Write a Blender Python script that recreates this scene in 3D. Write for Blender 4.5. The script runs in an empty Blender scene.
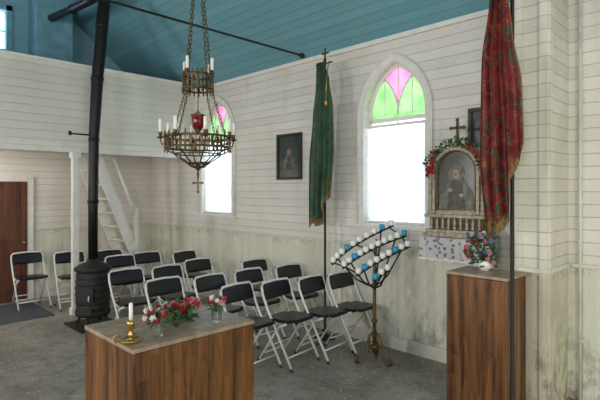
import bpy, bmesh, math, random
from mathutils import Vector, Matrix
R_=random.Random(7)
D=bpy.data
scene=bpy.context.scene
scene.view_settings.view_transform='Standard'
COL=scene.collection
# ---------------------------------------------------------------- materials
def newmat(name):
    m=D.materials.new(name); m.use_nodes=True
    nt=m.node_tree; b=nt.nodes['Principled BSDF']
    return m,nt,b
def N(nt,t,**k):
    n=nt.nodes.new(t)
    for a,v in k.items(): setattr(n,a,v)
    return n
def math_(nt,op,a,b=None,c=None):
    n=N(nt,'ShaderNodeMath',operation=op)
    for i,v in enumerate((a,b,c)):
        if v is None: continue
        if isinstance(v,(int,float)): n.inputs[i].default_value=v
        else: nt.links.new(v,n.inputs[i])
    return n.outputs[0]
def mixc(nt,f,a,b,blend='MIX'):
    n=N(nt,'ShaderNodeMix',data_type='RGBA',blend_type=blend)
    for s,v in ((0,f),(6,a),(7,b)):
        if isinstance(v,(int,float)): n.inputs[s].default_value=v
        elif isinstance(v,tuple): n.inputs[s].default_value=(v[0],v[1],v[2],1)
        else: nt.links.new(v,n.inputs[s])
    return n.outputs[2]
def maprange(nt,v,a,b,c=0.0,d=1.0):
    n=N(nt,'ShaderNodeMapRange'); nt.links.new(v,n.inputs[0])
    for i,x in enumerate((a,b,c,d)): n.inputs[i+1].default_value=x
    return n.outputs[0]
def noise(nt,scale,detail=4,vec=None,stretch=None,rough=.55):
    n=N(nt,'ShaderNodeTexNoise'); n.inputs['Scale'].default_value=scale; n.inputs['Detail'].default_value=detail
    n.inputs['Roughness'].default_value=rough
    if vec is None: vec=N(nt,'ShaderNodeNewGeometry').outputs['Position']
    if stretch:
        mp=N(nt,'ShaderNodeMapping'); mp.inputs['Scale'].default_value=stretch
        nt.links.new(vec,mp.inputs['Vector']); vec=mp.outputs[0]
    nt.links.new(vec,n.inputs['Vector']); return n.outputs['Fac']
def simple(name,col,rough=.6,metal=0.0,var=0.15,vscale=20,bump=0.0,**k):
    m,nt,b=newmat(name)
    f=noise(nt,vscale,3)
    f=maprange(nt,f,.3,.7)
    c2=tuple(max(0,c*(1-var*2)) for c in col)
    nt.links.new(mixc(nt,f,c2,col),b.inputs['Base Color'])
    b.inputs['Roughness'].default_value=rough; b.inputs['Metallic'].default_value=metal
    if bump:
        bp=N(nt,'ShaderNodeBump'); bp.inputs['Strength'].default_value=bump; bp.inputs['Distance'].default_value=.01
        nt.links.new(f,bp.inputs['Height']); nt.links.new(bp.outputs[0],b.inputs['Normal'])
    for kk,v in k.items(): b.inputs[kk.replace('_',' ')].default_value=v
    return m
def boards(name,top,period=.105,axis='Z',low=None,split=1.12,lowaxis='Y',lowperiod=.09,high=None,hsplit=3.5,stain=.22,groove=.40,rough=.65,gw=.46,speck=.28,grime=1.0):
    m,nt,b=newmat(name)
    pos=N(nt,'ShaderNodeNewGeometry').outputs['Position']
    sep=N(nt,'ShaderNodeSeparateXYZ'); nt.links.new(pos,sep.inputs[0])
    def g(ax,per):
        c=math_(nt,'DIVIDE',math_(nt,'ADD',sep.outputs[ax],20.0),per)
        fr=math_(nt,'FRACT',c)
        d=math_(nt,'ABSOLUTE',math_(nt,'SUBTRACT',fr,.5))
        gr=maprange(nt,d,gw,.5)
        wn=N(nt,'ShaderNodeTexWhiteNoise',noise_dimensions='1D'); nt.links.new(math_(nt,'FLOOR',c),wn.inputs['W'])
        return gr,wn.outputs['Value']
    gr,wn=g(axis,period)
    col=top
    if high:
        hf=math_(nt,'GREATER_THAN',sep.outputs['Z'],hsplit)
        col=mixc(nt,hf,top,high)
    if low:
        gr2,wn2=g(lowaxis,lowperiod)
        f=math_(nt,'LESS_THAN',sep.outputs['Z'],split)
        mx=N(nt,'ShaderNodeMix'); nt.links.new(f,mx.inputs[0]); nt.links.new(gr,mx.inputs[2]); nt.links.new(math_(nt,'MULTIPLY',gr2,.35),mx.inputs[3]); gr=mx.outputs[0]
        mx=N(nt,'ShaderNodeMix'); nt.links.new(f,mx.inputs[0]); nt.links.new(wn,mx.inputs[2]); nt.links.new(wn2,mx.inputs[3]); wn=mx.outputs[0]
        col=mixc(nt,f,col,low)
    v=maprange(nt,wn,0,1,.90,1.0)
    cv=N(nt,'ShaderNodeCombineColor'); 
    for i in range(3): nt.links.new(v,cv.inputs[i])
    col=mixc(nt,1.0,col,cv.outputs[0],'MULTIPLY')
    s=maprange(nt,noise(nt,1.6,6,pos,(1,1,.5)),.48,.75,0,stain)
    col=mixc(nt,s,col,(.38,.31,.21))
    dr=maprange(nt,noise(nt,5,5,pos,(1,1,.12),.7),.58,.72,0,stain*.9)
    col=mixc(nt,dr,col,(.34,.28,.19))
    s2=maprange(nt,noise(nt,26,5,pos,None,.7),.61,.72,0,speck)
    col=mixc(nt,s2,col,(.25,.21,.16))
    if low:
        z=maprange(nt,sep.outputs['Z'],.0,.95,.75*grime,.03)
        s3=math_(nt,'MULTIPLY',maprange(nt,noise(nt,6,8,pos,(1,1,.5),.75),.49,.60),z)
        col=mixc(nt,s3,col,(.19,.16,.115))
        zr=maprange(nt,math_(nt,'ABSOLUTE',math_(nt,'SUBTRACT',sep.outputs['Z'],1.08)),0,.08,.5*grime,0)
        s4=math_(nt,'MULTIPLY',maprange(nt,noise(nt,9,8,pos,None,.8),.50,.60),zr)
        col=mixc(nt,s4,col,(.18,.15,.11))
    col=mixc(nt,math_(nt,'MULTIPLY',gr,groove),col,(.05,.05,.045))
    nt.links.new(col,b.inputs['Base Color'])
    b.inputs['Roughness'].default_value=rough
    bp=N(nt,'ShaderNodeBump'); bp.inputs['Strength'].default_value=.6; bp.inputs['Distance'].default_value=.008
    h=math_(nt,'SUBTRACT',math_(nt,'MULTIPLY',noise(nt,12,3,pos),.3),gr)
    nt.links.new(h,bp.inputs['Height']); nt.links.new(bp.outputs[0],b.inputs['Normal'])
    return m
WHITE=(.80,.76,.71); LOW=(.76,.745,.64)
m_wall_side=boards('painted_boards_side',WHITE,low=LOW,lowaxis='Y')
m_wall_end=boards('painted_boards_end',WHITE,low=LOW,lowaxis='X',high=(.22,.44,.56))
m_pier=boards('painted_boards_pilaster',(.76,.72,.63),low=(.66,.62,.50),lowaxis='Y',lowperiod=.3,stain=.55,speck=.5,grime=1.3)
m_loft=boards('painted_boards_loft',(.74,.72,.66),period=.11,groove=.25)
m_loftv=boards('painted_boards_loft_soffit',(.8,.79,.74),period=.09,axis='X')
m_ceil=boards('blue_ceiling_boards',(.155,.37,.45),period=.085,axis='X',stain=.12,groove=.42)
m_blue=simple('blue_paint',(.20,.42,.54),.6,vscale=6,bump=.3)
m_white=simple('white_paint',(.82,.80,.76),.5,var=.06,vscale=9)
m_trim=simple('cream_trim_paint',(.74,.71,.63),.5,var=.10,vscale=9)
def floor_mat():
    m,nt,b=newmat('worn_floor')
    a=maprange(nt,noise(nt,1.3,6),.35,.7); c=mixc(nt,a,(.22,.19,.16),(.44,.40,.35))
    f=maprange(nt,noise(nt,7,8,None,None,.75),.50,.66,0,.75); c=mixc(nt,f,c,(.11,.09,.07))
    f=maprange(nt,noise(nt,15,8,None,None,.8),.54,.64,0,.6); c=mixc(nt,f,c,(.54,.50,.45))
    v=N(nt,'ShaderNodeTexVoronoi'); v.inputs['Scale'].default_value=22
    nt.links.new(N(nt,'ShaderNodeNewGeometry').outputs['Position'],v.inputs['Vector'])
    k=math_(nt,'MULTIPLY',math_(nt,'LESS_THAN',v.outputs['Distance'],.19),math_(nt,'GREATER_THAN',noise(nt,3,3),.50))
    c=mixc(nt,k,c,(.66,.63,.58))
    nt.links.new(c,b.inputs['Base Color']); b.inputs['Roughness'].default_value=.5
    bp=N(nt,'ShaderNodeBump'); bp.inputs['Strength'].default_value=.4; bp.inputs['Distance'].default_value=.01
    nt.links.new(noise(nt,30,6),bp.inputs['Height']); nt.links.new(bp.outputs[0],b.inputs['Normal'])
    return m
m_floor=floor_mat()
def wood(name,dark,light,scale=1.0):
    m,nt,b=newmat(name)
    f=noise(nt,14*scale,6,None,(1,1,.06),.65)
    w=noise(nt,3*scale,3,None,(1,1,.2))
    f2=maprange(nt,math_(nt,'FRACT',math_(nt,'MULTIPLY',w,14.0)),0,1,0,.5)
    t=math_(nt,'ADD',math_(nt,'MULTIPLY',maprange(nt,f,.40,.66),.8),math_(nt,'MULTIPLY',f2,.45))
    nt.links.new(mixc(nt,t,dark,light),b.inputs['Base Color'])
    b.inputs['Roughness'].default_value=.42
    return m
m_wood=wood('walnut_veneer',(.035,.013,.005),(.30,.125,.040))
m_woodtop=wood('veneer_top',(.26,.18,.125),(.48,.37,.27))
m_door=wood('door_wood',(.07,.022,.012),(.17,.062,.03))
m_blackvinyl=simple('black_vinyl',(.010,.011,.017),.38,var=.1)
m_tube=simple('white_enamel_tube',(.80,.80,.78),.3,.0,var=.05)
m_rubber=simple('rubber_foot',(.03,.03,.03),.8)
m_iron=simple('black_iron',(.016,.016,.016),.5,.3,var=.2)
m_stove=simple('cast_iron',(.022,.021,.021),.6,.2,bump=.3,vscale=30)
m_pipe=simple('stovepipe_steel',(.011,.011,.013),.42,.4,bump=.15)
m_brass=simple('aged_brass',(.19,.125,.06),.42,.75,var=.35,vscale=35,bump=.2)
m_gold=simple('bright_brass',(.60,.40,.12),.3,.9)
m_bronze=simple('bronze_paint',(.20,.13,.05),.45,.6,var=.3)
m_candle=simple('candle_wax',(.88,.87,.82),.5,var=.03)
m_votive=simple('votive_white',(.88,.90,.89),.25,var=.05)
m_votiveb=simple('votive_blue',(.03,.33,.60),.25,var=.05)
m_redglass=simple('red_glass',(.16,.004,.008),.12,var=.1)
m_shrine=simple('carved_gilt_wood',(.52,.46,.35),.5,.1,var=.3,vscale=28,bump=.4)
m_shrine_d=simple('carved_dark_wood',(.14,.095,.05),.6,var=.3,vscale=30)  # darker wood tone for parts of the shrine and its cross
m_icon=simple('icon_ground',(.05,.055,.045),.25,var=.3,vscale=9)
m_icon2=simple('print_ground',(.03,.055,.048),.25,var=.3,vscale=7)
m_skin=simple('painted_skin',(.36,.27,.19),.4,var=.1)
m_robe=simple('painted_robe',(.085,.06,.05),.4,var=.4)
m_robe2=simple('painted_veil',(.18,.18,.15),.4,var=.4)
m_halo=simple('painted_halo',(.20,.16,.09),.4,var=.4)
m_paper=simple('print_mat',(.55,.55,.47),.5,var=.05)
m_frame=simple('dark_frame',(.014,.010,.008),.35)
m_red=simple('petal_red',(.50,.018,.02),.5,var=.2,vscale=60)
m_pink=simple('petal_pink',(.65,.22,.30),.5,var=.2,vscale=60)
m_pw=simple('petal_white',(.8,.77,.72),.5,var=.1,vscale=60)
m_pb=simple('petal_blue',(.13,.25,.55),.5,var=.2,vscale=60)
m_leaf=simple('leaf_green',(.05,.14,.05),.5,var=.3,vscale=40)
m_mat=simple('door_mat_fibre',(.11,.12,.145),.95,var=.2,vscale=60,bump=.5)
def glassm(name,col):
    m,nt,b=newmat(name)
    b.inputs['Base Color'].default_value=(*col,1); b.inputs['Roughness'].default_value=.08
    b.inputs['Transmission Weight'].default_value=.9; b.inputs['IOR'].default_value=1.35
    return m
m_glass=glassm('clear_glass',(.8,.9,.85))
def transl(name,col,col2,sc=6,f=.35):
    m=D.materials.new(name); m.use_nodes=True; nt=m.node_tree
    for n in list(nt.nodes): nt.nodes.remove(n)
    o=N(nt,'ShaderNodeOutputMaterial'); t=N(nt,'ShaderNodeBsdfTranslucent'); d=N(nt,'ShaderNodeBsdfDiffuse'); mx=N(nt,'ShaderNodeMixShader')
    c=mixc(nt,maprange(nt,noise(nt,sc,3),.35,.65),col,col2)
    nt.links.new(c,t.inputs[0]); nt.links.new(c,d.inputs[0]); mx.inputs[0].default_value=f
    nt.links.new(t.outputs[0],mx.inputs[1]); nt.links.new(d.outputs[0],mx.inputs[2]); nt.links.new(mx.outputs[0],o.inputs[0])
    return m
m_blind=transl('blind_slats',(.88,.90,.94),(.93,.95,.97),f=.3)
m_gpink=transl('stained_glass_pink',(.62,.33,.48),(.70,.44,.57))
m_ggreen=transl('stained_glass_green',(.33,.50,.29),(.47,.62,.42))
m_gclear=transl('frosted_glass',(.80,.86,.9),(.88,.92,.95),f=.3)
def cloth(name,c1,c2,c3,sc=9,gold=None):
    m,nt,b=newmat(name)
    f=maprange(nt,noise(nt,sc,4),.45,.52); g=maprange(nt,noise(nt,sc*1.7,4),.57,.60)
    c=mixc(nt,f,c1,c2); c=mixc(nt,g,c,c3)
    if gold:
        n=noise(nt,sc*.9,2); r=math_(nt,'ABSOLUTE',math_(nt,'SUBTRACT',n,.47)); c=mixc(nt,math_(nt,'MULTIPLY',math_(nt,'LESS_THAN',r,.010),.7),c,gold)
    nt.links.new(c,b.inputs['Base Color']); b.inputs['Roughness'].default_value=.6
    return m
m_green=cloth('green_brocade',(.02,.065,.032),(.03,.09,.045),(.07,.085,.03),5)
m_redc=cloth('red_brocade',(.11,.008,.010),(.19,.016,.016),(.045,.06,.03),8,(.24,.13,.05))
m_fringe=simple('gold_fringe',(.30,.19,.06),.5,.2,var=.4,vscale=60)
def lace():
    m,nt,b=newmat('embroidered_cloth')
    pos=N(nt,'ShaderNodeNewGeometry').outputs['Position']
    v=N(nt,'ShaderNodeTexVoronoi'); v.inputs['Scale'].default_value=24; nt.links.new(pos,v.inputs['Vector'])
    f=maprange(nt,v.outputs['Distance'],.30,.42)
    nt.links.new(mixc(nt,f,(.17,.15,.19),(.56,.54,.56)),b.inputs['Base Color']); b.inputs['Roughness'].default_value=.8
    return m
m_lace=lace()
# ---------------------------------------------------------------- mesh builder
class MB:
    def __init__(s): s.V=[];s.F=[];s.M=[];s.S=[];s.mats=[]
    def mi(s,m):
        if m not in s.mats: s.mats.append(m)
        return s.mats.index(m)
    def add(s,vs,fs,mat,smooth=False,mtx=None):
        o=len(s.V)
        for v in vs:
            v=Vector(v)
            if mtx is not None: v=mtx@v
            s.V.append(v)
        i=s.mi(mat)
        for f in fs: s.F.append([o+k for k in f]); s.M.append(i); s.S.append(smooth)
    def box(s,c,d,mat,mtx=None,bev=0.0,rz=0):
        bm=bmesh.new(); bmesh.ops.create_cube(bm,size=1)
        for v in bm.verts: v.co=Vector((v.co.x*d[0],v.co.y*d[1],v.co.z*d[2]))
        if bev: bmesh.ops.bevel(bm,geom=list(bm.edges),offset=bev,segments=2,affect='EDGES',profile=.6)
        M=Matrix.Translation(c)@Matrix.Rotation(rz,4,'Z')
        if mtx is not None: M=mtx@M
        bm.verts.index_update()
        s.add([v.co.copy() for v in bm.verts],[[v.index for v in f.verts] for f in bm.faces],mat,False,M); bm.free()
    def tube(s,pts,r,mat,seg=8,closed=False,mtx=None,smooth=True):
        P=[Vector(p) for p in pts]; n=len(P)
        rs=r if isinstance(r,(list,tuple)) else [r]*n
        T=[]
        for i in range(n):
            a=P[(i-1)%n] if (closed or i>0) else P[i]; b=P[(i+1)%n] if (closed or i<n-1) else P[i]
            t=(b-a); T.append(t.normalized() if t.length>1e-9 else Vector((0,0,1)))
        up=Vector((0,0,1)) if abs(T[0].z)<.9 else Vector((1,0,0))
        u=T[0].cross(up).normalized(); vs=[]
        for i in range(n):
            u=(u-T[i]*u.dot(T[i]))
            u=u.normalized() if u.length>1e-6 else T[i].orthogonal().normalized()
            w=T[i].cross(u)
            for k in range(seg):
                a=2*math.pi*k/seg; vs.append(P[i]+(u*math.cos(a)+w*math.sin(a))*rs[i])
        fs=[]
        for i in range(n if closed else n-1):
            j=(i+1)%n
            for k in range(seg): fs.append([i*seg+k,i*seg+(k+1)%seg,j*seg+(k+1)%seg,j*seg+k])
        if not closed: fs.append(list(range(seg))[::-1]); fs.append([(n-1)*seg+k for k in range(seg)])
        s.add(vs,fs,mat,smooth,mtx)
    def lathe(s,prof,c,mat,seg=16,mtx=None,smooth=True):
        vs=[];fs=[];n=len(prof)
        for r,z in prof:
            for k in range(seg):
                a=2*math.pi*k/seg; vs.append((c[0]+r*math.cos(a),c[1]+r*math.sin(a),c[2]+z))
        for i in range(n-1):
            for k in range(seg): fs.append([i*seg+k,i*seg+(k+1)%seg,(i+1)*seg+(k+1)%seg,(i+1)*seg+k])
        if prof[0][0]>1e-5: fs.append(list(range(seg))[::-1])
        if prof[-1][0]>1e-5: fs.append([(n-1)*seg+k for k in range(seg)])
        s.add(vs,fs,mat,smooth,mtx)
    def ball(s,c,r,mat,seg=10,sz=1.0,mtx=None):
        s.lathe([(r*math.sin(math.pi*i/6)+1e-6,-r*sz*math.cos(math.pi*i/6)) for i in range(7)],c,mat,seg,mtx)
    def prism(s,pts,vec,mat,mtx=None):
        n=len(pts); P=[Vector(p) for p in pts]; Q=[p+Vector(vec) for p in P]
        fs=[list(range(n)),[n+k for k in range(n)][::-1]]+[[k,(k+1)%n,n+(k+1)%n,n+k] for k in range(n)]
        s.add(P+Q,fs,mat,False,mtx)
    def strip(s,A,B,vec,mat,mtx=None):
        n=len(A); A=[Vector(p) for p in A];B=[Vector(p) for p in B];v=Vector(vec)
        vs=A+B+[p+v for p in A]+[p+v for p in B]; fs=[]
        for i in range(n-1):
            fs+=[[i,i+1,n+i+1,n+i],[2*n+i,3*n+i,3*n+i+1,2*n+i+1],[i,2*n+i,2*n+i+1,i+1],[n+i,n+i+1,3*n+i+1,3*n+i]]
        fs+=[[0,n,3*n,2*n],[n-1,3*n-1,4*n-1,2*n-1]]
        s.add(vs,fs,mat,False,mtx)
    def build(s,name,loc=(0,0,0),rz=0,normals=True):
        me=D.meshes.new(name); me.from_pydata([tuple(v) for v in s.V],[],s.F)
        for m in s.mats: me.materials.append(m)
        for p,i,sm in zip(me.polygons,s.M,s.S): p.material_index=i; p.use_smooth=sm
        if normals:
            bm=bmesh.new(); bm.from_mesh(me); bmesh.ops.recalc_face_normals(bm,faces=bm.faces); bm.to_mesh(me); bm.free()
        ob=D.objects.new(name,me); COL.objects.link(ob); ob.location=loc; ob.rotation_euler=(0,0,rz); return ob
def flower(mb,c,r,mat,nrm=None):
    nrm=(Vector(nrm) if nrm else Vector((R_.uniform(-1,.3),R_.uniform(-1,.3),R_.uniform(.1,1)))).normalized()
    u=nrm.orthogonal().normalized(); w=nrm.cross(u); c=Vector(c)
    for layer,(rr,lift) in enumerate(((1,.25),(.65,.55))):
        for k in range(6):
            a=2*math.pi*(k+.5*layer)/6; d=u*math.cos(a)+w*math.sin(a); t=nrm.cross(d)
            mb.add([c,c+d*r*rr*.55-t*r*rr*.38+nrm*r*lift*.5,c+d*r*rr+nrm*r*lift,c+d*r*rr*.55+t*r*rr*.38+nrm*r*lift*.5],[[0,1,2,3]],mat,True)
    mb.ball(c+nrm*r*.25,r*.22,mat,6)
def leaf(mb,c,L,mat,d=None):
    d=(Vector(d) if d else Vector((R_.uniform(-1,1),R_.uniform(-1,1),R_.uniform(-.3,1)))).normalized()
    w=d.orthogonal().normalized(); w.rotate(Matrix.Rotation(R_.uniform(0,6.28),3,d)); c=Vector(c); n=d.cross(w)
    mb.add([c,c+d*L*.5+w*L*.22+n*L*.06,c+d*L,c+d*L*.5-w*L*.22+n*L*.06],[[0,1,2],[0,2,3]],mat,True)
# ---------------------------------------------------------------- room shell
WX=4.47; YB=8.5; YF=-3.6; HW=3.47; S=.8; RIDGE=HW+S*WX; T=.2
def gothic(hw,Rr,zs,zb,n=10):
    """(y,z) outline from lower left over the apex to lower right"""
    cx=Rr-hw; rise=math.sqrt(Rr*Rr-cx*cx); a1=math.atan2(rise,-cx)
    L=[]
    for i in range(n+1):
        a=math.pi+(a1-math.pi)*i/n; L.append((cx+Rr*math.cos(a),zs+Rr*math.sin(a)))
    return [(-hw,zb)]+L+[(-y,z) for y,z in L[::-1][1:]]+[(hw,zb)]
IN=dict(hw=.40,Rr=.61,zs=2.60,zb=1.37)
def cut(ob,cutters):
    for c in cutters:
        md=ob.modifiers.new('b','BOOLEAN'); md.operation='DIFFERENCE'; md.object=c; md.solver='EXACT'
    dg=bpy.context.evaluated_depsgraph_get(); me=D.meshes.new_from_object(ob.evaluated_get(dg))
    ob.modifiers.clear(); ob.data=me
    for c in cutters: D.objects.remove(c,do_unlink=True)
def wall_side(name,side,ys):
    mb=MB(); mb.box((side*(WX+T/2),(YB+YF)/2,HW/2),(T,YB-YF,HW),m_wall_side)
    ob=mb.build(name); cs=[]
    for y in ys:
        c=MB(); c.prism([(side*WX-side*.1,y+a,z) for a,z in gothic(**IN)],(side*.5,0,0),m_wall_side); cs.append(c.build('cut'))
    bpy.context.view_layer.update(); cut(ob,cs); return ob
RW=[3.0,6.33]; LW=[-1.2,2.2,5.6]
wall_side('wall_right',1,RW); wall_side('wall_left',-1,LW)
def gable(name,y0,y1,mat,windows=()):
    mb=MB(); xo=WX+T
    mb.prism([(-xo,y0,0),(xo,y0,0),(xo,y0,HW),(WX,y0,HW+.01),(0,y0,RIDGE),(-WX,y0,HW+.01),(-xo,y0,HW)],(0,y1-y0,0),mat)
    ob=mb.build(name); cs=[]
    for (x0,x1,z0,z1) in windows:
        c=MB(); c.box(((x0+x1)/2,(y0+y1)/2,(z0+z1)/2),(x1-x0,1,z1-z0),mat); cs.append(c.build('cut'))
    if cs: bpy.context.view_layer.update(); cut(ob,cs)
gable('wall_back',YB,YB+T,m_wall_end,[(1.45,2.03,3.92,4.55)])
gable('wall_front',YF-T,YF,m_wall_end)
mb=MB(); mb.box((0,(YB+YF)/2,-.05),(2*(WX+T),YB-YF+2*T,.1),m_floor); mb.build('floor')
mb=MB()
for sg in (1,-1):
    mb.prism([(sg*(WX+T),YF-T,HW-S*T+.005),(0,YF-T,RIDGE+.005),(0,YF-T,RIDGE+.1),(sg*(WX+T),YF-T,HW-S*T+.265)],(0,YB-YF+2*T,0),m_ceil)
mb.build('ceiling')
# pilaster
mb=MB(); px0,px1,py0,py1=3.96,WX,1.254,1.50
mb.box(((px0+px1)/2,(py0+py1)/2,1.85),(px1-px0,py1-py0,3.7),m_pier)
mb.box((px0-.008,py1-.03,1.85),(.016,.06,3.7),m_pier); mb.box((px0-.008,py0+.03,1.85),(.016,.06,3.7),m_pier)
mb.box((px0+.03,py0-.008,1.85),(.06,.016,3.7),m_pier)
mb.box(((px0+px1)/2-.015,(py0+py1)/2,1.12),(px1-px0+.03,py1-py0+.04,.035),m_trim,bev=.006)
mb.build('wall_pilaster')
def trim(name,c,d,mat=None):
    mb=MB(); mb.box(c,d,mat or m_trim,bev=.004); mb.build(name)
trim('trim_1',(WX-.015,(1.52+YB)/2,1.12),(.03,YB-1.52,.03))
trim('trim_2',(WX-.015,(YF+1.23)/2,1.12),(.03,1.23-YF,.03))
trim('trim_3',(WX-.02,(YB+YF)/2,HW-.04),(.03,YB-YF,.05),m_white)
trim('baseboard_right',(WX-.012,(1.52+YB)/2,.07),(.024,YB-1.52,.14))
trim('baseboard_back',((2.45+WX)/2,YB-.012,.07),(WX-2.45,.024,.14))
trim('trim_4',((2.45+WX)/2,YB-.012,1.12),(WX-2.45,.024,.03))
# ---------------------------------------------------------------- windows
def window(name,side,cy,blind=True):
    mb=MB(); s=side
    def P(y,z,dep): return (s*(WX+dep),cy+y,z)     # dep>0 goes into the wall
    o=gothic(.475,.685,2.60,1.33); i=gothic(.40,.61,2.60,1.33)
    mb.strip([P(a,z,-.001) for a,z in o],[P(a,z,-.001) for a,z in i],(-s*.03,0,0),m_white)
    mb.tube([P(a,z,-.03) for a,z in o],.012,m_white,6)
    mb.box(P(0,1.335,-.025),(.07,1.04,.035),m_white,bev=.006); mb.box(P(0,1.30,-.012),(.022,.96,.05),m_white)
    zb=1.372
    so=gothic(.40,.61,2.60,zb); si=gothic(.355,.565,2.60,zb)
    mb.strip([P(a,z,.07) for a,z in so],[P(a,z,.07) for a,z in si],(s*.04,0,0),m_white)
    hw,Rr,zs=.355,.565,2.56
    mb.box(P(0,zs-.02,.09),(.04,.74,.045),m_white); mb.box(P(0,(zb+zs)/2,.09),(.03,.03,zs-zb),m_white); mb.box(P(0,zb+.02,.09),(.04,.72,.04),m_white)
    zi=math.sqrt(Rr**2-(Rr-hw/2)**2)
    def arc(c,a0,a1,n=8): return [(c+Rr*math.cos(a0+(a1-a0)*k/n),2.6+Rr*math.sin(a0+(a1-a0)*k/n)) for k in range(n+1)]
    cx=Rr-hw
    a_mid=math.atan2(zi,-hw/2-cx); a_ap=math.atan2(math.sqrt(Rr**2-cx**2),-cx)
    main1=arc(cx,math.pi,a_mid); main2=arc(cx,a_mid,a_ap)
    sub=arc(-Rr,0,math.atan2(zi,-hw/2+Rr))
    left=main1+sub[::-1][1:]
    mid=sub+main2[1:]
    midr=[(-y,z) for y,z in mid]
    for poly,mt in ((left,m_ggreen),([(-y,z) for y,z in left],m_ggreen)):
        mb.prism([P(a,z,.088) for a,z in poly],(s*.004,0,0),mt)
    top=mid[-1][1]
    mb.prism([P(a,z,.088) for a,z in mid],(s*.004,0,0),m_gpink)
    mb.prism([P(a,z,.088) for a,z in midr],(s*.004,0,0),m_gpink)
    for sg in (1,-1):
        mb.prism([P(sg*a,z,.088) for a,z in ((-.356,2.56),(0,2.56),(0,2.602),(-.356,2.602))],(s*.004,0,0),m_ggreen)
        mb.tube([P(sg*a,z,.083) for a,z in sub],.010,m_white,6)
        mb.tube([P(sg*a,z,.083) for a,z in ((-.178,2.6),(-.178,2.6+zi))],.006,m_white,6)
    mb.tube([P(0,2.6,.083),P(0,top,.083)],.007,m_white,6)
    for sg in (1,-1):
        mb.prism([P(sg*a,z,.088) for a,z in ((0.0,zb),(.355,zb),(.355,zs),(0,zs))],(s*.004,0,0),m_gclear)
    if blind:
        mb.box(P(0,2.475,.03),(.04,.77,.03),m_white)
        z=2.455
        while z>1.40:
            mb.add([P(-.38,z,.018),P(.38,z,.018),P(.38,z-.044,.042),P(-.38,z-.044,.042)],[[0,1,2,3]],m_blind)
            z-=.034
        mb.box(P(0,1.39,.03),(.03,.77,.014),m_white)
        for a in (-.25,0,.25): mb.tube([P(a,2.46,.014),P(a,1.39,.014)],.0015,m_white,4)
        mb.tube([P(-.3,2.46,.010),P(-.3,1.75,.010)],.003,m_white,5)
    return mb.build(name)
for k,y in enumerate(RW): window('window_%d'%(k+1),1,y)
for k,y in enumerate(LW): window('window_%d'%(k+3),-1,y,False)
mb=MB()
x0,x1,z0,z1=1.45,2.03,3.92,4.55
for c,d in (((x0-.03,0,(z0+z1)/2),(.08,.05,z1-z0+.16)),((x1+.03,0,(z0+z1)/2),(.08,.05,z1-z0+.16)),(((x0+x1)/2,0,z0-.03),(x1-x0+.14,.06,.08)),(((x0+x1)/2,0,z1+.03),(x1-x0+.14,.05,.08)),(((x0+x1)/2,.1,(z0+z1)/2),(.025,.03,z1-z0)),(((x0+x1)/2,.1,(z0+z1)/2),(x1-x0,.03,.025))):
    mb.box((c[0],YB-.02+c[1],c[2]),d,m_blue)
mb.box(((x0+x1)/2,YB+.12,(z0+z1)/2),(x1-x0,.005,z1-z0),m_gclear)
mb.build('window_6')
# door
mb=MB(); dx0,dx1,dh=1.42,2.31,1.88
mb.box(((dx0+dx1)/2,YB-.03,dh/2+.005),(dx1-dx0,.045,dh-.01),m_door,bev=.004)
for a,b_,c,d_ in ((dx0+.1,(dx0+dx1)/2-.04,.15,.8),((dx0+dx1)/2+.04,dx1-.1,.15,.8),(dx0+.1,(dx0+dx1)/2-.04,.95,1.75),((dx0+dx1)/2+.04,dx1-.1,.95,1.75)):
    mb.box(((a+b_)/2,YB-.056,(c+d_)/2),(b_-a,.014,d_-c),m_door,bev=.006)
mb.ball((dx1-.06,YB-.09,.92),.028,m_gold); mb.tube([(dx1-.06,YB-.05,.92),(dx1-.06,YB-.09,.92)],.01,m_gold)
mb.build('door_1')
mb=MB()
mb.box((dx1+.05,YB-.02,dh/2+.04),(.09,.04,dh+.08),m_white); mb.box((dx0-.05,YB-.02,dh/2+.04),(.09,.04,dh+.08),m_white); mb.box(((dx0+dx1)/2,YB-.02,dh+.05),(dx1-dx0,.04,.09),m_white)
mb.build('trim_door')
mb=MB(); mb.box((1.55,7.7,.006),(1.5,1.15,.012),m_mat,bev=.003); mb.build('floor_mat')
# ---------------------------------------------------------------- choir loft
YL=7.0
mb=MB()
mb.box((0,YL+.03,2.93),(2*WX-.004,.06,1.15),m_loft)
mb.box((0,YL+.03,3.515),(2*WX-.004,.12,.035),m_white)
mb.box((0,YL-.008,2.38),(2*WX-.004,.02,.06),m_white)
mb.box((0,YL+.06,2.32),(2*WX-.004,.09,.08),m_white)
mb.build('wall_loft_parapet')
mb=MB(); mb.box((0,(YL+YB)/2+.04,2.40),(2*WX-.004,YB-YL-.09,.08),m_loftv); mb.build('ceiling_under_loft')
for i,x in enumerate((2.52,-2.52)):
    mb=MB(); mb.box((x,YL-.0,1.14),(.085,.085,2.28),m_white,bev=.006); mb.box((x,YL,.05),(.12,.12,.1),m_white,bev=.006); mb.box((x,YL,2.24),(.12,.12,.08),m_white,bev=.006); mb.build('loft_post')
mb=MB(); mb.tube([(1.1,7.8,2.355),(1.1,7.8,2.28)],.004,m_iron,6); mb.lathe([(.022,0),(.022,.05),(.012,.06)],(1.1,7.8,2.24),m_iron,12); mb.lathe([(.001,-.09),(.025,-.08),(.034,-.05),(.022,-.01),(.016,0)],(1.1,7.8,2.24),m_votive,14); mb.build('bare_light_bulb')
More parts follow.
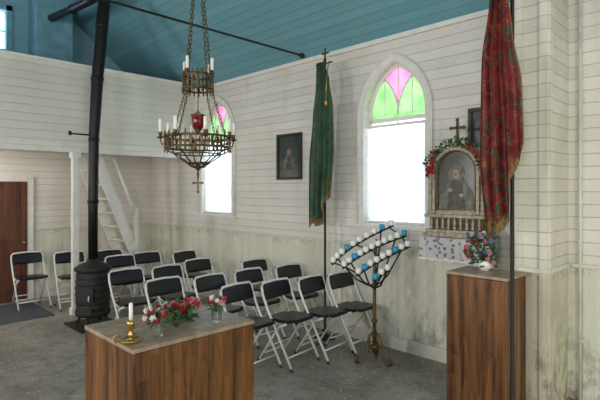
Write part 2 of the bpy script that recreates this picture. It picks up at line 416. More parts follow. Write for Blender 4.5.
# stairs to loft
mb=MB()
A=Vector((3.94,0,0)); B=Vector((3.04,0,2.30)); n=9
for y in (7.55,8.2):
    d=(B-A).normalized(); w=Vector((d.z,0,-d.x))*.075
    mb.prism([(A+w+Vector((0,y,0))).to_tuple(),(A-w+Vector((0,y,0))).to_tuple(),(B-w+Vector((0,y,-.03))).to_tuple(),(B+w+Vector((0,y,0))).to_tuple()],(0,.04,0),m_white)
for k in range(1,n+1):
    p=A+(B-A)*k/(n+1); mb.box((p.x,7.895,p.z),(.17,.65,.03),m_trim)
r0=Vector((3.68,7.57,1.36)); r1=Vector((3.32,7.57,2.28))
dd=(r1-r0).normalized()
mb.tube([r0-dd*.1,r1],.028,m_white,8)
mb.box((3.70,7.57,.72),(.06,.06,1.44),m_white)
ob=mb.build('loft_staircase')
for v in ob.data.vertices: v.co.z=min(max(v.co.z,0),2.35)
# chimney
mb=MB(); mb.box((2.61,8.29,3.72),(.54,.40,2.5),m_blue,bev=.01)
mb.box((2.61,8.27,3.35),(.6,.44,.08),m_blue,bev=.01)
mb.build('brick_chimney')
# tie rod
mb=MB(); mb.tube([(-4.40,4.38,3.50),(4.40,4.38,3.50)],.013,m_iron); mb.lathe([(.035,0),(.035,.02),(.02,.04)],(0,0,0),m_iron,12,Matrix.Translation((4.43,4.38,3.50))@Matrix.Rotation(-math.pi/2,4,'Y')); mb.build('tie_rod')
# ---------------------------------------------------------------- stove
mb=MB(); c=(2.485,6.28,0)
mb.box((c[0],c[1],.012),(.52,.58,.024),m_stove,bev=.006)
for a in range(4):
    t=math.pi/4+a*math.pi/2; x,y=c[0]+.16*math.cos(t),c[1]+.16*math.sin(t)
    mb.tube([(x+.05*math.cos(t),y+.05*math.sin(t),.025),(x+.02*math.cos(t),y+.02*math.sin(t),.08),(x,y,.16)],[.022,.018,.024],m_stove,8)
prof=[(.02,.14),(.20,.14),(.215,.17),(.215,.20),(.195,.21)]
for k in range(6):
    z=.22+k*.08; prof+=[(.20+.01*math.sin(math.pi*(k+.5)/6),z),(.20+.016*math.sin(math.pi*(k+.5)/6),z+.05),(.193,z+.06)]
prof+=[(.205,.71),(.228,.72),(.228,.75),(.17,.79),(.08,.82),(.065,.86),(.02,.86)]
mb.lathe(prof,c,m_stove,28)
dm=Matrix.Translation((c[0],c[1],0))@Matrix.Rotation(math.radians(-135),4,'Z')
mb.box((.2,0,.42),(.05,.20,.18),m_stove,dm,.012); mb.box((.2,0,.22),(.05,.16,.07),m_stove,dm,.008); mb.tube([(.24,.06,.42),(.27,.06,.42),(.27,.06,.36)],.008,m_tube,6,mtx=dm)
mb.build('wood_stove')
mb=MB()
pp=[(2.485,6.28,.862),(2.485,6.28,1.6),(2.495,6.28,2.4),(2.54,6.28,3.2),(2.60,6.28,3.9),(2.63,6.28,4.2),(2.63,6.36,4.33),(2.63,6.5,4.36),(2.60,7.3,4.40),(2.55,8.07,4.45)]
mb.tube(pp,[.058,.060,.064,.074,.078,.078,.07,.062,.058,.058],m_pipe,16)
for i in (1,2,3,4,8): 
    q=Vector(pp[i]); dd=(Vector(pp[i])-Vector(pp[i-1])).normalized(); mb.tube([q-dd*.02,q+dd*.02],.082 if i>2 and i<8 else .069,m_pipe,16)
mb.tube([(2.20,6.28,2.46),(2.44,6.28,2.46)],.01,m_iron); mb.tube([(2.2,6.28,2.44),(2.2,6.28,2.49)],.02,m_iron)
mb.build('stovepipe')
# ---------------------------------------------------------------- folding chair
def chair_mesh():
    mb=MB(); w=.215; r=.0125
    pts=[(-w,-.225,.012),(-w,.10,.56),(-w,.165,.70),(-w+.004,.185,.775),(-w+.03,.19,.80),(0,.195,.808),(w-.03,.19,.80),(w-.004,.185,.775),(w,.165,.70),(w,.10,.56),(w,-.225,.012)]
    mb.tube(pts,r,m_tube,8)
    w2=.19
    for s in (1,-1):
        mb.tube([(s*w2,-.13,.44),(s*w2,-.03,.40),(s*w2,.24,.012)],r,m_tube,8)
        mb.tube([(s*w,-.225,.0),(s*w,-.213,.03)],.016,m_rubber,8); mb.tube([(s*w2,.247,.0),(s*w2,.232,.03)],.016,m_rubber,8)
        mb.tube([(s*w,.045,.47),(s*w2,-.02,.42)],.007,m_tube,6)
        mb.ball((s*w,.045,.47),.014,m_tube,8)
    mb.tube([(-w,-.16,.12),(w,-.16,.12)],.009,m_tube,8)
    mb.tube([(-w2,.19,.09),(w2,.19,.09)],.009,m_tube,8)
    mb.tube([(-w2,.13,.17),(w2,.13,.17)],.007,m_tube,8)
    bm=bmesh.new(); bmesh.ops.create_cube(bm,size=1)
    for v in bm.verts: v.co=Vector((v.co.x*.385*(1.0 if v.co.y<0 else .92),v.co.y*.40,v.co.z*.034+.45+(.012 if v.co.y<0 else -.006)))
    vert=[e for e in bm.edges if abs(e.verts[0].co.x-e.verts[1].co.x)<.02 and abs(e.verts[0].co.y-e.verts[1].co.y)<.02]
    bmesh.ops.bevel(bm,geom=vert,offset=.06,segments=5,affect='EDGES')
    bmesh.ops.bevel(bm,geom=[e for e in bm.edges if abs(e.verts[0].co.z-e.verts[1].co.z)<.01],offset=.010,segments=2,affect='EDGES')
    bm.verts.index_update()
    mb.add([(v.co.x,v.co.y-.02,v.co.z) for v in bm.verts],[[v.index for v in f.verts] for f in bm.faces],m_blackvinyl,False); bm.free()
    nu,nv=12,6; front=[];back=[]
    for j in range(nv+1):
        z=.635+.165*j/nv
        for i in range(nu+1):
            u=-1+2*i/nu; x=u*.222*(1-.04*(abs(u)>.95 and (j in (0,nv))))
            y=.142+(z-.635)*.32+.028*(1-u*u)
            zz=z+(.010*(1-u*u) if j==nv else (-.0 if j else .012*u*u))
            th=.012*(0.4 if j in (0,nv) or i in (0,nu) else 1)
            front.append((x,y-th-.004,zz)); back.append((x,y+th,zz))
    o=len(front); fs=[]; k=nu+1
    for j in range(nv):
        for i in range(nu):
            a=j*k+i; fs+=[[a,a+1,a+k+1,a+k],[o+a,o+a+k,o+a+k+1,o+a+1]]
    for i in range(nu): fs+=[[i,o+i,o+i+1,i+1],[nv*k+i,nv*k+i+1,o+nv*k+i+1,o+nv*k+i]]
    for j in range(nv): fs+=[[j*k,(j+1)*k,o+(j+1)*k,o+j*k],[j*k+nu,o+j*k+nu,o+(j+1)*k+nu,(j+1)*k+nu]]
    mb.add(front+back,fs,m_blackvinyl,True)
    return mb
ch=chair_mesh(); first=ch.build('folding_chair'); cm=first.data; used=False
def chair(bx,by,yaw=0.08):
    """(bx,by) is the middle of the back rest; yaw turns the facing from -Y toward +X"""
    global used
    f=Vector((math.sin(yaw),-math.cos(yaw)))
    x,y=bx+f.x*.165,by+f.y*.165
    if not used: ob=first; used=True
    else: ob=D.objects.new('folding_chair',cm); COL.objects.link(ob)
    ob.location=(x,y,0); ob.rotation_euler=(0,0,yaw)
for a in ((2.94,3.82,.12),(3.36,3.70,.10),(3.78,3.59,.08),(4.19,3.52,.0),
          (2.58,4.62,.06),(3.05,4.45,.1),(3.60,4.45,.05),(4.17,4.36,.0),
          (2.56,5.47,.05),(3.05,5.38,.1),(3.64,5.60,.05),(4.16,5.02,0),
          (3.04,6.70,.0),(3.50,6.78,.0),(3.98,6.50,.1),(3.20,7.45,.0),(2.2,8.04,.0),(2.68,7.66,-.1)):
    chair(*a)
# ---------------------------------------------------------------- foreground cabinets
def cabinet(name,x0,x1,y0,y1,h,top):
    mb=MB(); cx,cy=(x0+x1)/2,(y0+y1)/2
    mb.box((cx,cy,(h-.03)/2+.02),(x1-x0-.02,y1-y0-.02,h-.07),m_wood,bev=.003)
    mb.box((cx,cy,.02),(x1-x0-.06,y1-y0-.06,.04),m_iron)
    mb.box((cx,cy,h-.012),(x1-x0,y1-y0,.024),top,bev=.004)
    for x,y in ((x0+.012,y0+.012),(x1-.012,y0+.012),(x0+.012,y1-.012),(x1-.012,y1-.012)): mb.box((x,y,h/2),(.018,.018,h-.05),m_wood,bev=.003)
    return mb.build(name)
cabinet('wooden_altar_table',1.165,2.0,2.42,3.08,.9,m_woodtop)
cabinet('wooden_lectern_cabinet',3.55,3.92,1.40,1.89,1.1,m_woodtop)
mb=MB(); c=(1.222,2.56,.9)
mb.lathe([(.005,0),(.045,0),(.062,.012),(.065,.018),(.058,.018),(.04,.010),(.015,.012),(.012,.03),(.022,.04),(.013,.05),(.011,.07),(.02,.08),(.02,.09),(.024,.095),(.024,.125),(.018,.125),(.018,.10)],c,m_gold,20)
mb.lathe([(.011,.10),(.011,.215),(.004,.22)],c,m_candle,12); mb.tube([(c[0],c[1],1.12),(c[0],c[1],1.13)],.0015,m_iron,5)
mb.tube([(c[0]-.055,c[1],.915),(c[0]-.09,c[1],.92),(c[0]-.10,c[1],.945),(c[0]-.08,c[1],.96),(c[0]-.06,c[1],.94)],.004,m_gold,6)
mb.build('brass_candlestick')
def vase_of_flowers(name,c,cols,h=.08,r=.036,spread=.075,n=16):
    mb=MB()
    mb.lathe([(.001,.002),(r*.8,.002),(r*.85,.01),(r,h),(r*.92,h),(r*.75,.014),(.001,.012)],c,m_glass,20)
    for k in range(n):
        a=R_.uniform(0,6.28); q=math.sqrt(R_.random())*spread; p=(c[0]+q*math.cos(a),c[1]+q*math.sin(a),c[2]+h+.03+R_.random()*.055-q*.25)
        flower(mb,p,R_.uniform(.017,.026),R_.choice(cols))
        mb.tube([(c[0]+.01*math.cos(a),c[1]+.01*math.sin(a),c[2]+.02),p],.0015,m_leaf,4)
    for k in range(n*2):
        a=R_.uniform(0,6.28); q=R_.random()*spread*.9
        leaf(mb,(c[0]+q*math.cos(a),c[1]+q*math.sin(a),c[2]+h+R_.random()*.04),R_.uniform(.03,.055),m_leaf)
    mb.build(name)
vase_of_flowers('flower_glass',(1.385,2.555,.9),[m_red,m_pw,m_pink,m_red],spread=.080,n=22)
vase_of_flowers('flower_glass',(1.80,2.56,.9),[m_red,m_pink,m_red,m_pw],spread=.062,n=14)
mb=MB()
for k in range(150):
    t=R_.random(); p=(1.49+.24*t,2.74+.06*R_.uniform(-1,1),.905+R_.random()*.12*(1-abs(t-.5)))
    leaf(mb,p,R_.uniform(.04,.08),m_leaf)
for k in range(22):
    t=R_.random(); flower(mb,(1.49+.26*t,2.72+.05*R_.uniform(-1,1),.96+R_.random()*.10),R_.uniform(.018,.028),R_.choice([m_red,m_red,m_pink]))
mb.tube([(1.48,2.74,.907),(1.6,2.75,.915),(1.74,2.74,.907)],.005,m_leaf,6)
ob=mb.build('flower_spray')
for v in ob.data.vertices: v.co.z=max(v.co.z,.901)
mb=MB(); c=(3.80,1.68,1.1)
mb.lathe([(.001,.0),(.03,0),(.035,.008),(.055,.03),(.058,.05),(.045,.07),(.05,.08),(.044,.08),(.036,.068),(.001,.06)],c,m_votive,20)
mb.box((c[0]-.05,c[1],1.135),(.006,.03,.02),m_gold)
for k in range(38):
    a=R_.uniform(0,6.28); q=math.sqrt(R_.random())*.125; p=(c[0]+q*math.cos(a)*.8-.02,c[1]+q*math.sin(a)+.03,1.21+R_.random()*.22-q*.4)
    flower(mb,p,R_.uniform(.015,.026),R_.choice([m_pb,m_pink,m_pw,m_pb,m_pink,m_red]),(-1,-.8,R_.uniform(0,1)))
    mb.tube([(c[0],c[1],1.16),p],.002,m_leaf,4)
for k in range(120):
    a=R_.uniform(0,6.28); q=math.sqrt(R_.random())*.14; leaf(mb,(c[0]+q*math.cos(a)*.8,c[1]+q*math.sin(a)+.03,1.17+R_.random()*.22-q*.3),R_.uniform(.04,.08),m_leaf)
mb.build('flower_vase')
# ---------------------------------------------------------------- chandelier
mb=MB(); C=Vector((2.12,3.27,0)); cx,cy=C.x,C.y
ZL=2.085; RL=.258; ZU=2.55; RU=.12
def ringpts(r,z,n=32): return [(cx+r*math.cos(2*math.pi*k/n),cy+r*math.sin(2*math.pi*k/n),z) for k in range(n)]
for r,z,t in ((RL,ZL,.009),(RL,ZL+.085,.009),(RL,ZL+.042,.004),(RU,ZU,.008),(RU,ZU+.11,.008),(RU,ZU+.055,.005),(RL*.72,ZL-.05,.006),(.09,ZL-.12,.007)):
    mb.tube(ringpts(r,z),t,m_brass,6,True)
for k in range(40):
    a=2*math.pi*k/40; x,y=cx+RL*math.cos(a),cy+RL*math.sin(a)
    mb.box((x,y,ZL+.042),(.006,.018 if k%2 else .008,.085),m_brass,rz=a)
    if k%2==0:
        mb.lathe([(.002,0),(.010,.012),(.003,.035),(.0005,.045)],(x,y,ZL+.09),m_brass,6)
        mb.lathe([(.0005,-.04),(.008,-.02),(.003,-.005),(.003,0)],(x,y,ZL-.005),m_brass,6)
for k in range(20):
    a=2*math.pi*k/20; x,y=cx+RU*math.cos(a),cy+RU*math.sin(a)
    mb.box((x,y,ZU+.055),(.006,.020 if k%2 else .008,.11),m_brass,rz=a)
    mb.lathe([(.002,0),(.009,.012),(.003,.03),(.0005,.04)],(x,y,ZU+.115),m_brass,6)
    mb.lathe([(.0005,-.04),(.008,-.02),(.003,0)],(x,y,ZU),m_brass,6)
for k in range(8):
    a=2*math.pi*(k+.5)/8; ca,sa=math.cos(a),math.sin(a)
    def Q(r,z): return (cx+r*ca,cy+r*sa,z)
    if k%2==0:
        p0=Vector(Q(RU,ZU)); p1=Vector(Q(RL,ZL+.08)); L=(p1-p0).length; n=int(L/.028)
        for j in range(n):
            m=(p0+(p1-p0)*((j+.5)/n)); dd=(p1-p0).normalized(); sd=dd.orthogonal().normalized(); sd=sd if j%2 else dd.cross(sd)
            mb.tube([m+dd*.019*math.cos(t)+sd*.008*math.sin(t) for t in [2*math.pi*q/8 for q in range(8)]],.003,m_brass,5,True)
    mb.tube([Q(RL,ZL),Q(RL*.9,ZL-.03),Q(RL*.72,ZL-.05),Q(.16,ZL-.075),Q(.09,ZL-.12),Q(.05,ZL-.15),Q(.012,ZL-.16)],.006,m_brass,6)
    mb.tube([Q(RL,ZL+.03),Q(RL+.02,ZL+.015),Q(RL+.032,ZL+.06)],.006,m_brass,6)
    mb.lathe([(.003,0),(.028,.012),(.030,.018),(.012,.018),(.014,.05),(.017,.055)],Q(RL+.032,ZL+.06),m_brass,12)
    mb.lathe([(.013,.05),(.013,.15),(.003,.157)],Q(RL+.032,ZL+.06),m_candle,10)
for k in range(4):
    a=2*math.pi*k/4+.35; ca,sa=math.cos(a),math.sin(a); q=(cx+(RU+.015)*ca,cy+(RU+.015)*sa,ZU+.11)
    mb.lathe([(.004,0),(.022,.01),(.010,.014),(.012,.04)],q,m_brass,10); mb.lathe([(.012,.03),(.012,.125),(.003,.13)],q,m_candle,10)
mb.tube([(cx,cy,ZU+.05),(cx,cy,2.36)],.004,m_brass,6)
for k in range(4):
    a=math.pi/2*k; mb.tube([(cx+RU*math.cos(a),cy+RU*math.sin(a),ZU+.02),(cx,cy,ZU+.02)],.004,m_brass,5); mb.tube([(cx,cy,2.38),(cx+.05*math.cos(a),cy+.05*math.sin(a),2.34)],.003,m_brass,5)
mb.lathe([(.001,-.08),(.03,-.078),(.045,-.055),(.050,-.02),(.054,.025),(.058,.035),(.046,.035),(.03,-.02),(.001,-.05)],(cx,cy,2.31),m_redglass,18)
mb.lathe([(.055,.03),(.060,.035),(.055,.04)],(cx,cy,2.31),m_brass,18); mb.lathe([(.001,-.12),(.012,-.10),(.030,-.078)],(cx,cy,2.31),m_brass,10)
mb.lathe([(.001,-.23),(.012,-.215),(.006,-.19),(.020,-.165),(.032,-.15),(.012,-.13)],(cx,cy,ZL),m_brass,12)
dm=Matrix.Translation((cx,cy,ZL-.29))@Matrix.Rotation(math.radians(-45),4,'Z')
mb.box((0,0,0),(.014,.008,.12),m_brass,dm,.002); mb.box((0,0,.012),(.07,.008,.014),m_brass,dm,.002)
for q in ((0,0,-.06),(.036,0,.012),(-.036,0,.012),(0,0,.058)): mb.ball(q,.010,m_brass,8,mtx=dm)
def chain(mb,p0,p1,mat,step=.034,r=.0032):
    p0=Vector(p0);p1=Vector(p1);L=(p1-p0).length;n=max(1,int(L/step)); dd=(p1-p0).normalized(); o=dd.orthogonal().normalized(); o2=dd.cross(o)
    for j in range(n):
        m=p0+(p1-p0)*((j+.5)/n); sd=o if j%2 else o2
        mb.tube([m+dd*(L/n*.66)*math.cos(t)+sd*.010*math.sin(t) for t in [2*math.pi*q/8 for q in range(8)]],r,mat,5,True)
hub=(cx,cy,3.75)
for k in range(4):
    a=math.pi/2*k+.35; chain(mb,(cx+RU*math.cos(a),cy+RU*math.sin(a),ZU+.13),hub,m_brass)
mb.ball(hub,.03,m_brass); zc=HW+S*(WX-cx)
chain(mb,hub,(cx,cy,zc-.02),m_brass,.045,.004); mb.lathe([(.02,-.05),(.06,-.03),(.07,-.0)],(cx,cy,zc-.03),m_brass,14)
mb.build('chandelier')
# ---------------------------------------------------------------- votive candle stand
mb=MB(); sx,sy=3.97,2.90; A_=Vector((.7071,-.7071,0)); B_=Vector((.7071,.7071,0))
def W(s,t,z): return Vector((sx,sy,0))+A_*s+B_*t+Vector((0,0,z))
mb.tube([W(0,0,.10),W(0,0,.5),W(0,0,.9),W(.02,0,1.25)],[.024,.018,.018,.012],m_bronze,10)
for z in (.16,.42,.78): mb.ball(W(0,0,z),.036,m_bronze,12,.7)
for k in range(3):
    a=2*math.pi*k/3+.5; ca,sa=math.cos(a),math.sin(a)
    pts=[W(0,0,.30)+Vector((r*ca,r*sa,z)) for r,z in ((.01,.0),(.05,-.02),(.07,-.10),(.07,-.17),(.10,-.24),(.16,-.285),(.19,-.285),(.205,-.26),(.195,-.235),(.175,-.24))]
    mb.tube(pts,.015,m_bronze,8)
    pts=[W(0,0,.12)+Vector((r*ca,r*sa,z)) for r,z in ((.01,0),(.04,.03),(.06,.07),(.05,.1),(.03,.09))]
    mb.tube(pts,.009,m_bronze,6)
rails=[((-.43,.02,.985),(-.25,.10,1.18),(.22,.12,1.38),10),((-.33,-.06,.96),(-.06,.0,1.16),(.33,.03,1.28),11),((-.20,-.14,.90),(.06,-.10,1.07),(.34,-.07,1.18),9),((-.04,-.2,.85),(.04,-.18,.92),(.12,-.16,.96),3)]
def bez(a,b,c,t): return W(*[(1-t)**2*a[i]+2*t*(1-t)*b[i]+t*t*c[i] for i in range(3)])
ci=0
for a,b,c,n in rails:
    mb.tube([bez(a,b,c,k/14) for k in range(15)],.010,m_iron,6)
    for k in range(n):
        p=bez(a,b,c,(k+.3)/(n-.4)); 
        mb.lathe([(.003,0),(.028,.004),(.028,.010),(.022,.012)],p,m_iron,12)
        mt=m_votiveb if ci in (3,8,12,20,22,27,30) else m_votive
        mb.lathe([(.001,.011),(.022,.011),(.029,.030),(.028,.068),(.024,.068),(.022,.045),(.001,.045)],p,mt,14); ci+=1
for a,b,c,n in rails:
    for q in (.15,.85):
        e=bez(a,b,c,q); s0=W(0,0,.78)
        mid=(s0+e)/2+Vector((0,0,-.07)); mb.tube([s0,s0*.6+mid*.4+Vector((0,0,-.02)),mid,e*.6+mid*.4,e],.009,m_iron,6)
for q in (.05,.5,.95):
    mb.tube([bez(*r[:3],q) for r in rails[:3]],.008,m_iron,6)
mb.build('votive_candle_stand')
# ---------------------------------------------------------------- banners
def interp(keys,v):
    for (a,*x),(b,*y) in zip(keys,keys[1:]):
        if v<=b: t=(v-a)/(b-a); t=t*t*(3-2*t); return [p+(q-p)*t for p,q in zip(x,y)]
    return keys[-1][1:]
def drape(mb,c,a,n,ztop,keys,zbot,folds,amp,mat,fr,skew=1.3,rim=2):
    a=Vector(a);n=Vector(n);nu,nv=72,48; th=.004
    def pt(i,j,o):
        u=i/nu;v=j/nv; l,r=interp(keys,v); zb=zbot(u)
        f=math.sin(2*math.pi*folds*u+v*skew)+.4*math.sin(2*math.pi*folds*2.3*u+1+v*3)
        x=l+(r-l)*(u+.06*math.cos(2*math.pi*folds*u+v*skew)); y=amp*f*(.35+.65*v)+o
        return Vector((c[0],c[1],0))+a*x+n*y+Vector((0,0,ztop+(zb-ztop)*v))
    vs=[pt(i,j,0) for j in range(nv+1) for i in range(nu+1)]+[pt(i,j,-th) for j in range(nv+1) for i in range(nu+1)]
    o=(nu+1)*(nv+1);k=nu+1; F1=[];F2=[]
    for j in range(nv):
        for i in range(nu):
            q=j*k+i; fs=[[q,q+1,q+k+1,q+k],[o+q,o+q+k,o+q+k+1,o+q+1]]
            (F2 if (j>=nv-2 or i<rim or i>=nu-rim) else F1).extend(fs)
    mb.add(vs,F1,mat,True); mb.add(vs,F2,fr,True)
def pole(mb,x,y,h,foot=.13):
    mb.lathe([(foot,0),(foot,.012),(.03,.03),(.02,.06),(.014,.07),(.014,h),(.02,h+.005),(.02,h+.02),(.006,h+.03)],(x,y,0),m_iron,16)
def cross(mb,x,y,z,s,mat,th=.014):
    M=Matrix.Translation((x,y,z)); mb.box((0,0,s*.5),(th,s*.14,s),mat,M,.002); mb.box((0,0,s*.62),(th,s*.7,s*.14),mat,M,.002)
    for q in ((0,s*.35,s*.62),(0,-s*.35,s*.62),(0,0,s)): mb.ball(q,s*.1,mat,8,mtx=M)
mb=MB(); gx,gy=4.22,3.80
pole(mb,gx,gy,3.28); cross(mb,gx,gy,3.29,.13,m_bronze)
mb.tube([(gx-.03,gy-.14,3.24),(gx-.03,gy+.12,3.24)],.009,m_iron)
drape(mb,(gx-.085,gy,0),(0,-1,0),(-1,0,0),3.25,[(0,-.06,.07),(.14,-.07,.14),(.35,-.11,.19),(.6,-.15,.19),(1,-.15,.13)],lambda u:1.30+.48*max(0,u-.3)+.06*math.sin(9*u),2.6,.042,m_green,m_fringe,2.2,1)
mb.tube([(gx-.05,gy-.10,3.25),(gx-.12,gy-.13,3.0),(gx-.12,gy-.12,2.8)],.006,m_gold,6); mb.lathe([(.004,0),(.014,-.02),(.018,-.09),(.002,-.09)],(gx-.12,gy-.12,2.8),m_gold,8)
mb.build('green_church_banner')
mb=MB(); rx,ry=3.545,1.365
pole(mb,rx,ry,3.38,.03); cross(mb,rx,ry,3.39,.13,m_gold)
mb.tube([(rx-.03,ry-.10,3.33),(rx-.03,ry+.2,3.33)],.009,m_iron)
drape(mb,(rx-.095,ry,0),(0,-1,0),(-1,0,0),3.36,[(0,-.12,.0),(.12,-.13,.0),(.35,-.18,.03),(.7,-.18,.085),(1,-.14,.095)],lambda u:1.42+.62*max(0,u-.40)/.6+.04*math.sin(8*u),2.6,.045,m_redc,m_fringe,2.6,1)
mb.build('red_church_banner')
# ---------------------------------------------------------------- framed prints
def figure(mb,M,s,ground,robe,veil,halo=True):
    def disc(y,z,ry,rz,mat,x,n=20): mb.prism([(x,y+ry*math.cos(2*math.pi*k/n),z+rz*math.sin(2*math.pi*k/n)) for k in range(n)],(-.0015,0,0),mat,M)
    if halo: disc(.0,.15*s,.14*s,.14*s,m_halo,-.001)
    mb.prism([(-.002,y*s,z*s) for y,z in ((-.30,-.42),(.30,-.42),(.26,-.12),(.12,.04),(.10,.2),(0,.27),(-.10,.2),(-.13,.04),(-.27,-.15))],(-.0015,0,0),veil,M)
    mb.prism([(-.004,y*s,z*s) for y,z in ((-.16,-.42),(.16,-.42),(.10,-.02),(0,.03),(-.10,-.02))],(-.0015,0,0),robe,M)
    disc(0,.13*s,.055*s,.08*s,m_skin,-.006)
    disc(.1*s,-.12*s,.04*s,.028*s,m_skin,-.006); disc(-.09*s,-.2*s,.04*s,.028*s,m_skin,-.006)
    for e in (-.022,.022): disc(e*s,.145*s,.010*s,.005*s,m_frame,-.008,8)
    mb.prism([(-.008,y*s,z*s) for y,z in ((-.006,.14),(.006,.14),(.01,.105),(-.01,.105))],(-.001,0,0),m_robe,M)
def framed(name,y,z,w,h,ground,mat=0.0):
    mb=MB(); M=Matrix.Translation((WX-.004,y,z)); b=.036
    mb.box((-.008,0,0),(.012,w-.01,h-.01),ground,M)
    for c,d in (((-.016,0,h/2-b/2),(.03,w,b)),((-.016,0,-h/2+b/2),(.03,w,b)),((-.016,w/2-b/2,0),(.03,b,h-2*b)),((-.016,-w/2+b/2,0),(.03,b,h-2*b))): mb.box(c,d,m_frame,M,.004)
    if mat:
        for c,d in (((-.015,0,h/2-b-mat/2),(.002,w-2*b,mat)),((-.015,0,-h/2+b+mat/2),(.002,w-2*b,mat)),((-.015,w/2-b-mat/2,0),(.002,mat,h-2*b)),((-.015,-w/2+b+mat/2,0),(.002,mat,h-2*b))): mb.box(c,d,m_paper,M)
    figure(mb,Matrix.Translation((WX-.018,y,z)),min(w,h)*.85,ground,m_robe,m_robe2,True)
    return mb.build(name)
framed('framed_saint_print',4.66,2.20,.48,.62,m_icon2)
framed('framed_print',1.88,2.20,.50,.68,m_icon,.0)
# ---------------------------------------------------------------- shelf with cloth + carved icon shrine
mb=MB(); y0,y1=1.84,2.46; zs=1.28
mb.box((4.30,(y0+y1)/2,zs),(.33,y1-y0,.03),m_white,bev=.004)
for y in (y0+.08,y1-.08): mb.prism([(WX-.01,y,zs-.02),(WX-.01,y,zs-.22),(4.25,y,zs-.02)],(0,.025,0),m_white)
mb.box((4.295,(y0+y1)/2,zs+.018),(.345,y1-y0+.012,.005),m_lace)
nu=40; A=[];B=[]
for k in range(nu+1):
    y=y0-.008+(y1-y0+.016)*k/nu; A.append((4.122+.006*math.sin(k*.9),y,zs+.019)); B.append((4.116+.012*math.sin(k*.9),y,zs-.19-.012*abs(math.sin(k*.55))))
mb.strip(A,B,(.003,0,0),m_lace)
mb.strip([(x-.001,y,z+.02) for x,y,z in B],[(x-.001,y,z) for x,y,z in B],(-.003,0,0),m_white)
mb.build('wall_shelf')
mb=MB(); M=Matrix.Translation((4.27,2.155,zs+.0215))
def b(c,d,mat=m_shrine,bev=.004): mb.box(c,d,mat,M,bev)
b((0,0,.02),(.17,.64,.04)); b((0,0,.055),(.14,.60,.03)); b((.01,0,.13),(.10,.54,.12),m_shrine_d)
for k in range(9): 
    mb.lathe([(.012,0),(.018,.01),(.008,.03),(.016,.06),(.008,.09),(.016,.105)],(-.055,-.24+.06*k,.075),m_shrine,10,M)
b((0,0,.20),(.15,.62,.03)); b((.03,0,.53),(.05,.54,.64),m_shrine)
for s in (1,-1):
    mb.lathe([(.034,0),(.034,.03),(.022,.045),(.024,.08),(.019,.2),(.022,.34),(.028,.36),(.034,.38),(.034,.41)],(-.035,s*.265,.215),m_shrine,14,M)
    b((-.02,s*.265,.645),(.10,.085,.04)); mb.lathe([(.022,0),(.03,.02),(.012,.045),(.018,.06),(.003,.10)],(-.02,s*.265,.665),m_shrine,12,M)
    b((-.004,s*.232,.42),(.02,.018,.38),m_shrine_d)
def rarch(hw,zb,zs_,n=14): return [(-hw,zb)]+[(-hw*math.cos(math.pi*k/n),zs_+hw*math.sin(math.pi*k/n)) for k in range(n+1)]+[(hw,zb)]
o=rarch(.235,.215,.62);i=rarch(.195,.235,.62)
mb.strip([(-.002,y,z) for y,z in o],[(-.002,y,z) for y,z in i],(-.05,0,0),m_shrine,M)
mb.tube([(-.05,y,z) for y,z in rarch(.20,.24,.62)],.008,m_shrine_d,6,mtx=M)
mb.prism([(.0,y,z) for y,z in rarch(.20,.235,.62)],(-.008,0,0),m_icon,M)
mb.prism([(.03,y,z) for y,z in rarch(.24,.6,.62)],(-.045,0,0),m_shrine,M)
b((-.02,0,.235),(.06,.40,.04))
# painting panel sits proud of the arch backing
mb.prism([(-.018,y,z) for y,z in rarch(.195,.255,.62)],(-.004,0,0),m_icon,M)
figure(mb,M@Matrix.Translation((-.023,.0,.52)),.60,m_icon,m_robe,m_robe2)
for k in range(15):
    a=math.pi*k/14; mb.ball((-.035,-.255*math.cos(a),.62+.255*math.sin(a)),.020,m_shrine,8,mtx=M)
cM=M@Matrix.Translation((0,0,.88))
mb.lathe([(.03,0),(.035,.02),(.015,.04),(.01,.06)],(0,0,0),m_shrine_d,10,cM)
mb.box((0,0,.13),(.014,.026,.20),m_shrine_d,cM,.003); mb.box((0,0,.16),(.014,.13,.026),m_shrine_d,cM,.003)
for q in ((0,.065,.16),(0,-.065,.16),(0,0,.235)): mb.ball(q,.018,m_shrine_d,8,mtx=cM)
for k in range(260):
    a=math.pi*(.02+.96*R_.random()); rr=.27+R_.uniform(-.03,.05); p=M@Vector((-.06+R_.uniform(-.02,.02),-rr*math.cos(a),.61+rr*math.sin(a)))
    leaf(mb,p,R_.uniform(.03,.06),m_leaf)
for k in range(18):
    a=math.pi*(.02+.96*R_.random()); rr=.27+R_.uniform(-.03,.03); p=M@Vector((-.085,-rr*math.cos(a),.61+rr*math.sin(a)))
    flower(mb,p,R_.uniform(.014,.020),m_red,(-1,R_.uniform(-.4,.4),R_.uniform(-.2,.5)))
for k in range(9):
    p=M@Vector((-.085,.25+R_.uniform(-.04,.04),.62+R_.uniform(-.09,.12))); flower(mb,p,.024,m_red,(-1,R_.uniform(-.4,.4),R_.uniform(-.2,.5)))
mb.build('carved_icon_shrine')
mb=MB(); mb.tube([(WX-.02,1.16,.0),(WX-.02,1.16,3.4)],.014,m_trim,8)
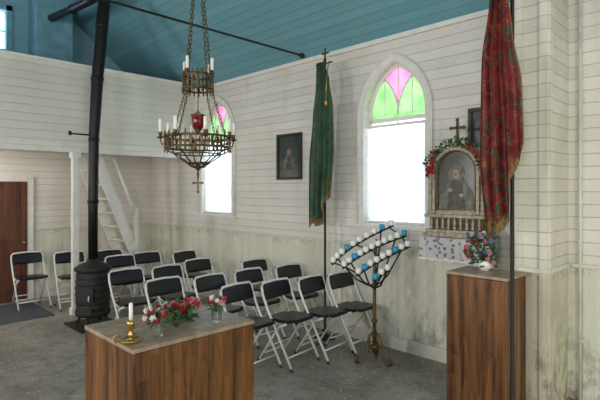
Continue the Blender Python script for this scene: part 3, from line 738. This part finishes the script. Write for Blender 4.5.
for z in (.5,1.5,2.5): mb.box((WX-.015,1.16,z),(.025,.05,.02),m_trim)
mb.build('wall_conduit')
# ---------------------------------------------------------------- lights
def area(name,loc,rot,sx_,sy_,e,col=(1,1,1),spread=None):
    l=D.lights.new(name,'AREA'); l.shape='RECTANGLE'; l.size=sx_; l.size_y=sy_; l.energy=e; l.color=col
    o=D.objects.new(name,l); COL.objects.link(o); o.location=loc; o.rotation_euler=rot
    if spread: l.spread=spread
    return o
hp=math.pi/2
for k,y in enumerate(RW): area('daylight_right_%d'%k,(WX+T+.55,y,2.25),(0,hp,0),2.4,1.3,112,(.95,.98,1))
for k,y in enumerate(LW): area('daylight_left_%d'%k,(-WX+.12,y,2.2),(0,-hp,0),1.7,.8,108,(1,.955,.90))
area('daylight_loft',(1.74,YB+T+.3,4.25),(-hp,0,0),.8,.8,40,(.8,.9,1))
area('fill_front',(0,YF+.1,2.6),(hp,0,0),2.4,2.2,150,(1,.955,.89))  # added fill lamp at the front wall, which has no window
o=area('green_fill_pilaster',(2.6,-1.2,1.0),(0,0,0),.6,.9,8,(.85,1,.5)); o.rotation_euler=(Vector((4.3,1.2,.7))-o.location).to_track_quat('-Z','Y').to_euler()  # added green fill on the pilaster, standing in for stained-glass light
l=D.lights.new('bulb_light','POINT'); l.energy=18; l.shadow_soft_size=.05; l.color=(1,.95,.85); o=D.objects.new('bulb_light',l); COL.objects.link(o); o.location=(1.1,7.68,2.12)
w=D.worlds.new('sky'); scene.world=w; w.use_nodes=True
nt=w.node_tree; bg=nt.nodes['Background']; sky=nt.nodes.new('ShaderNodeTexSky'); sky.sky_type='HOSEK_WILKIE'; sky.turbidity=6
nt.links.new(sky.outputs[0],bg.inputs[0]); bg.inputs[1].default_value=.6
# ---------------------------------------------------------------- camera
cam=D.cameras.new('camera'); co=D.objects.new('camera',cam); COL.objects.link(co); scene.camera=co
co.location=(0,0,1.75); co.rotation_euler=(hp,0,math.radians(-45))
cam.sensor_width=36; cam.lens=478/600*36; cam.shift_y=-10/600; cam.clip_start=.05
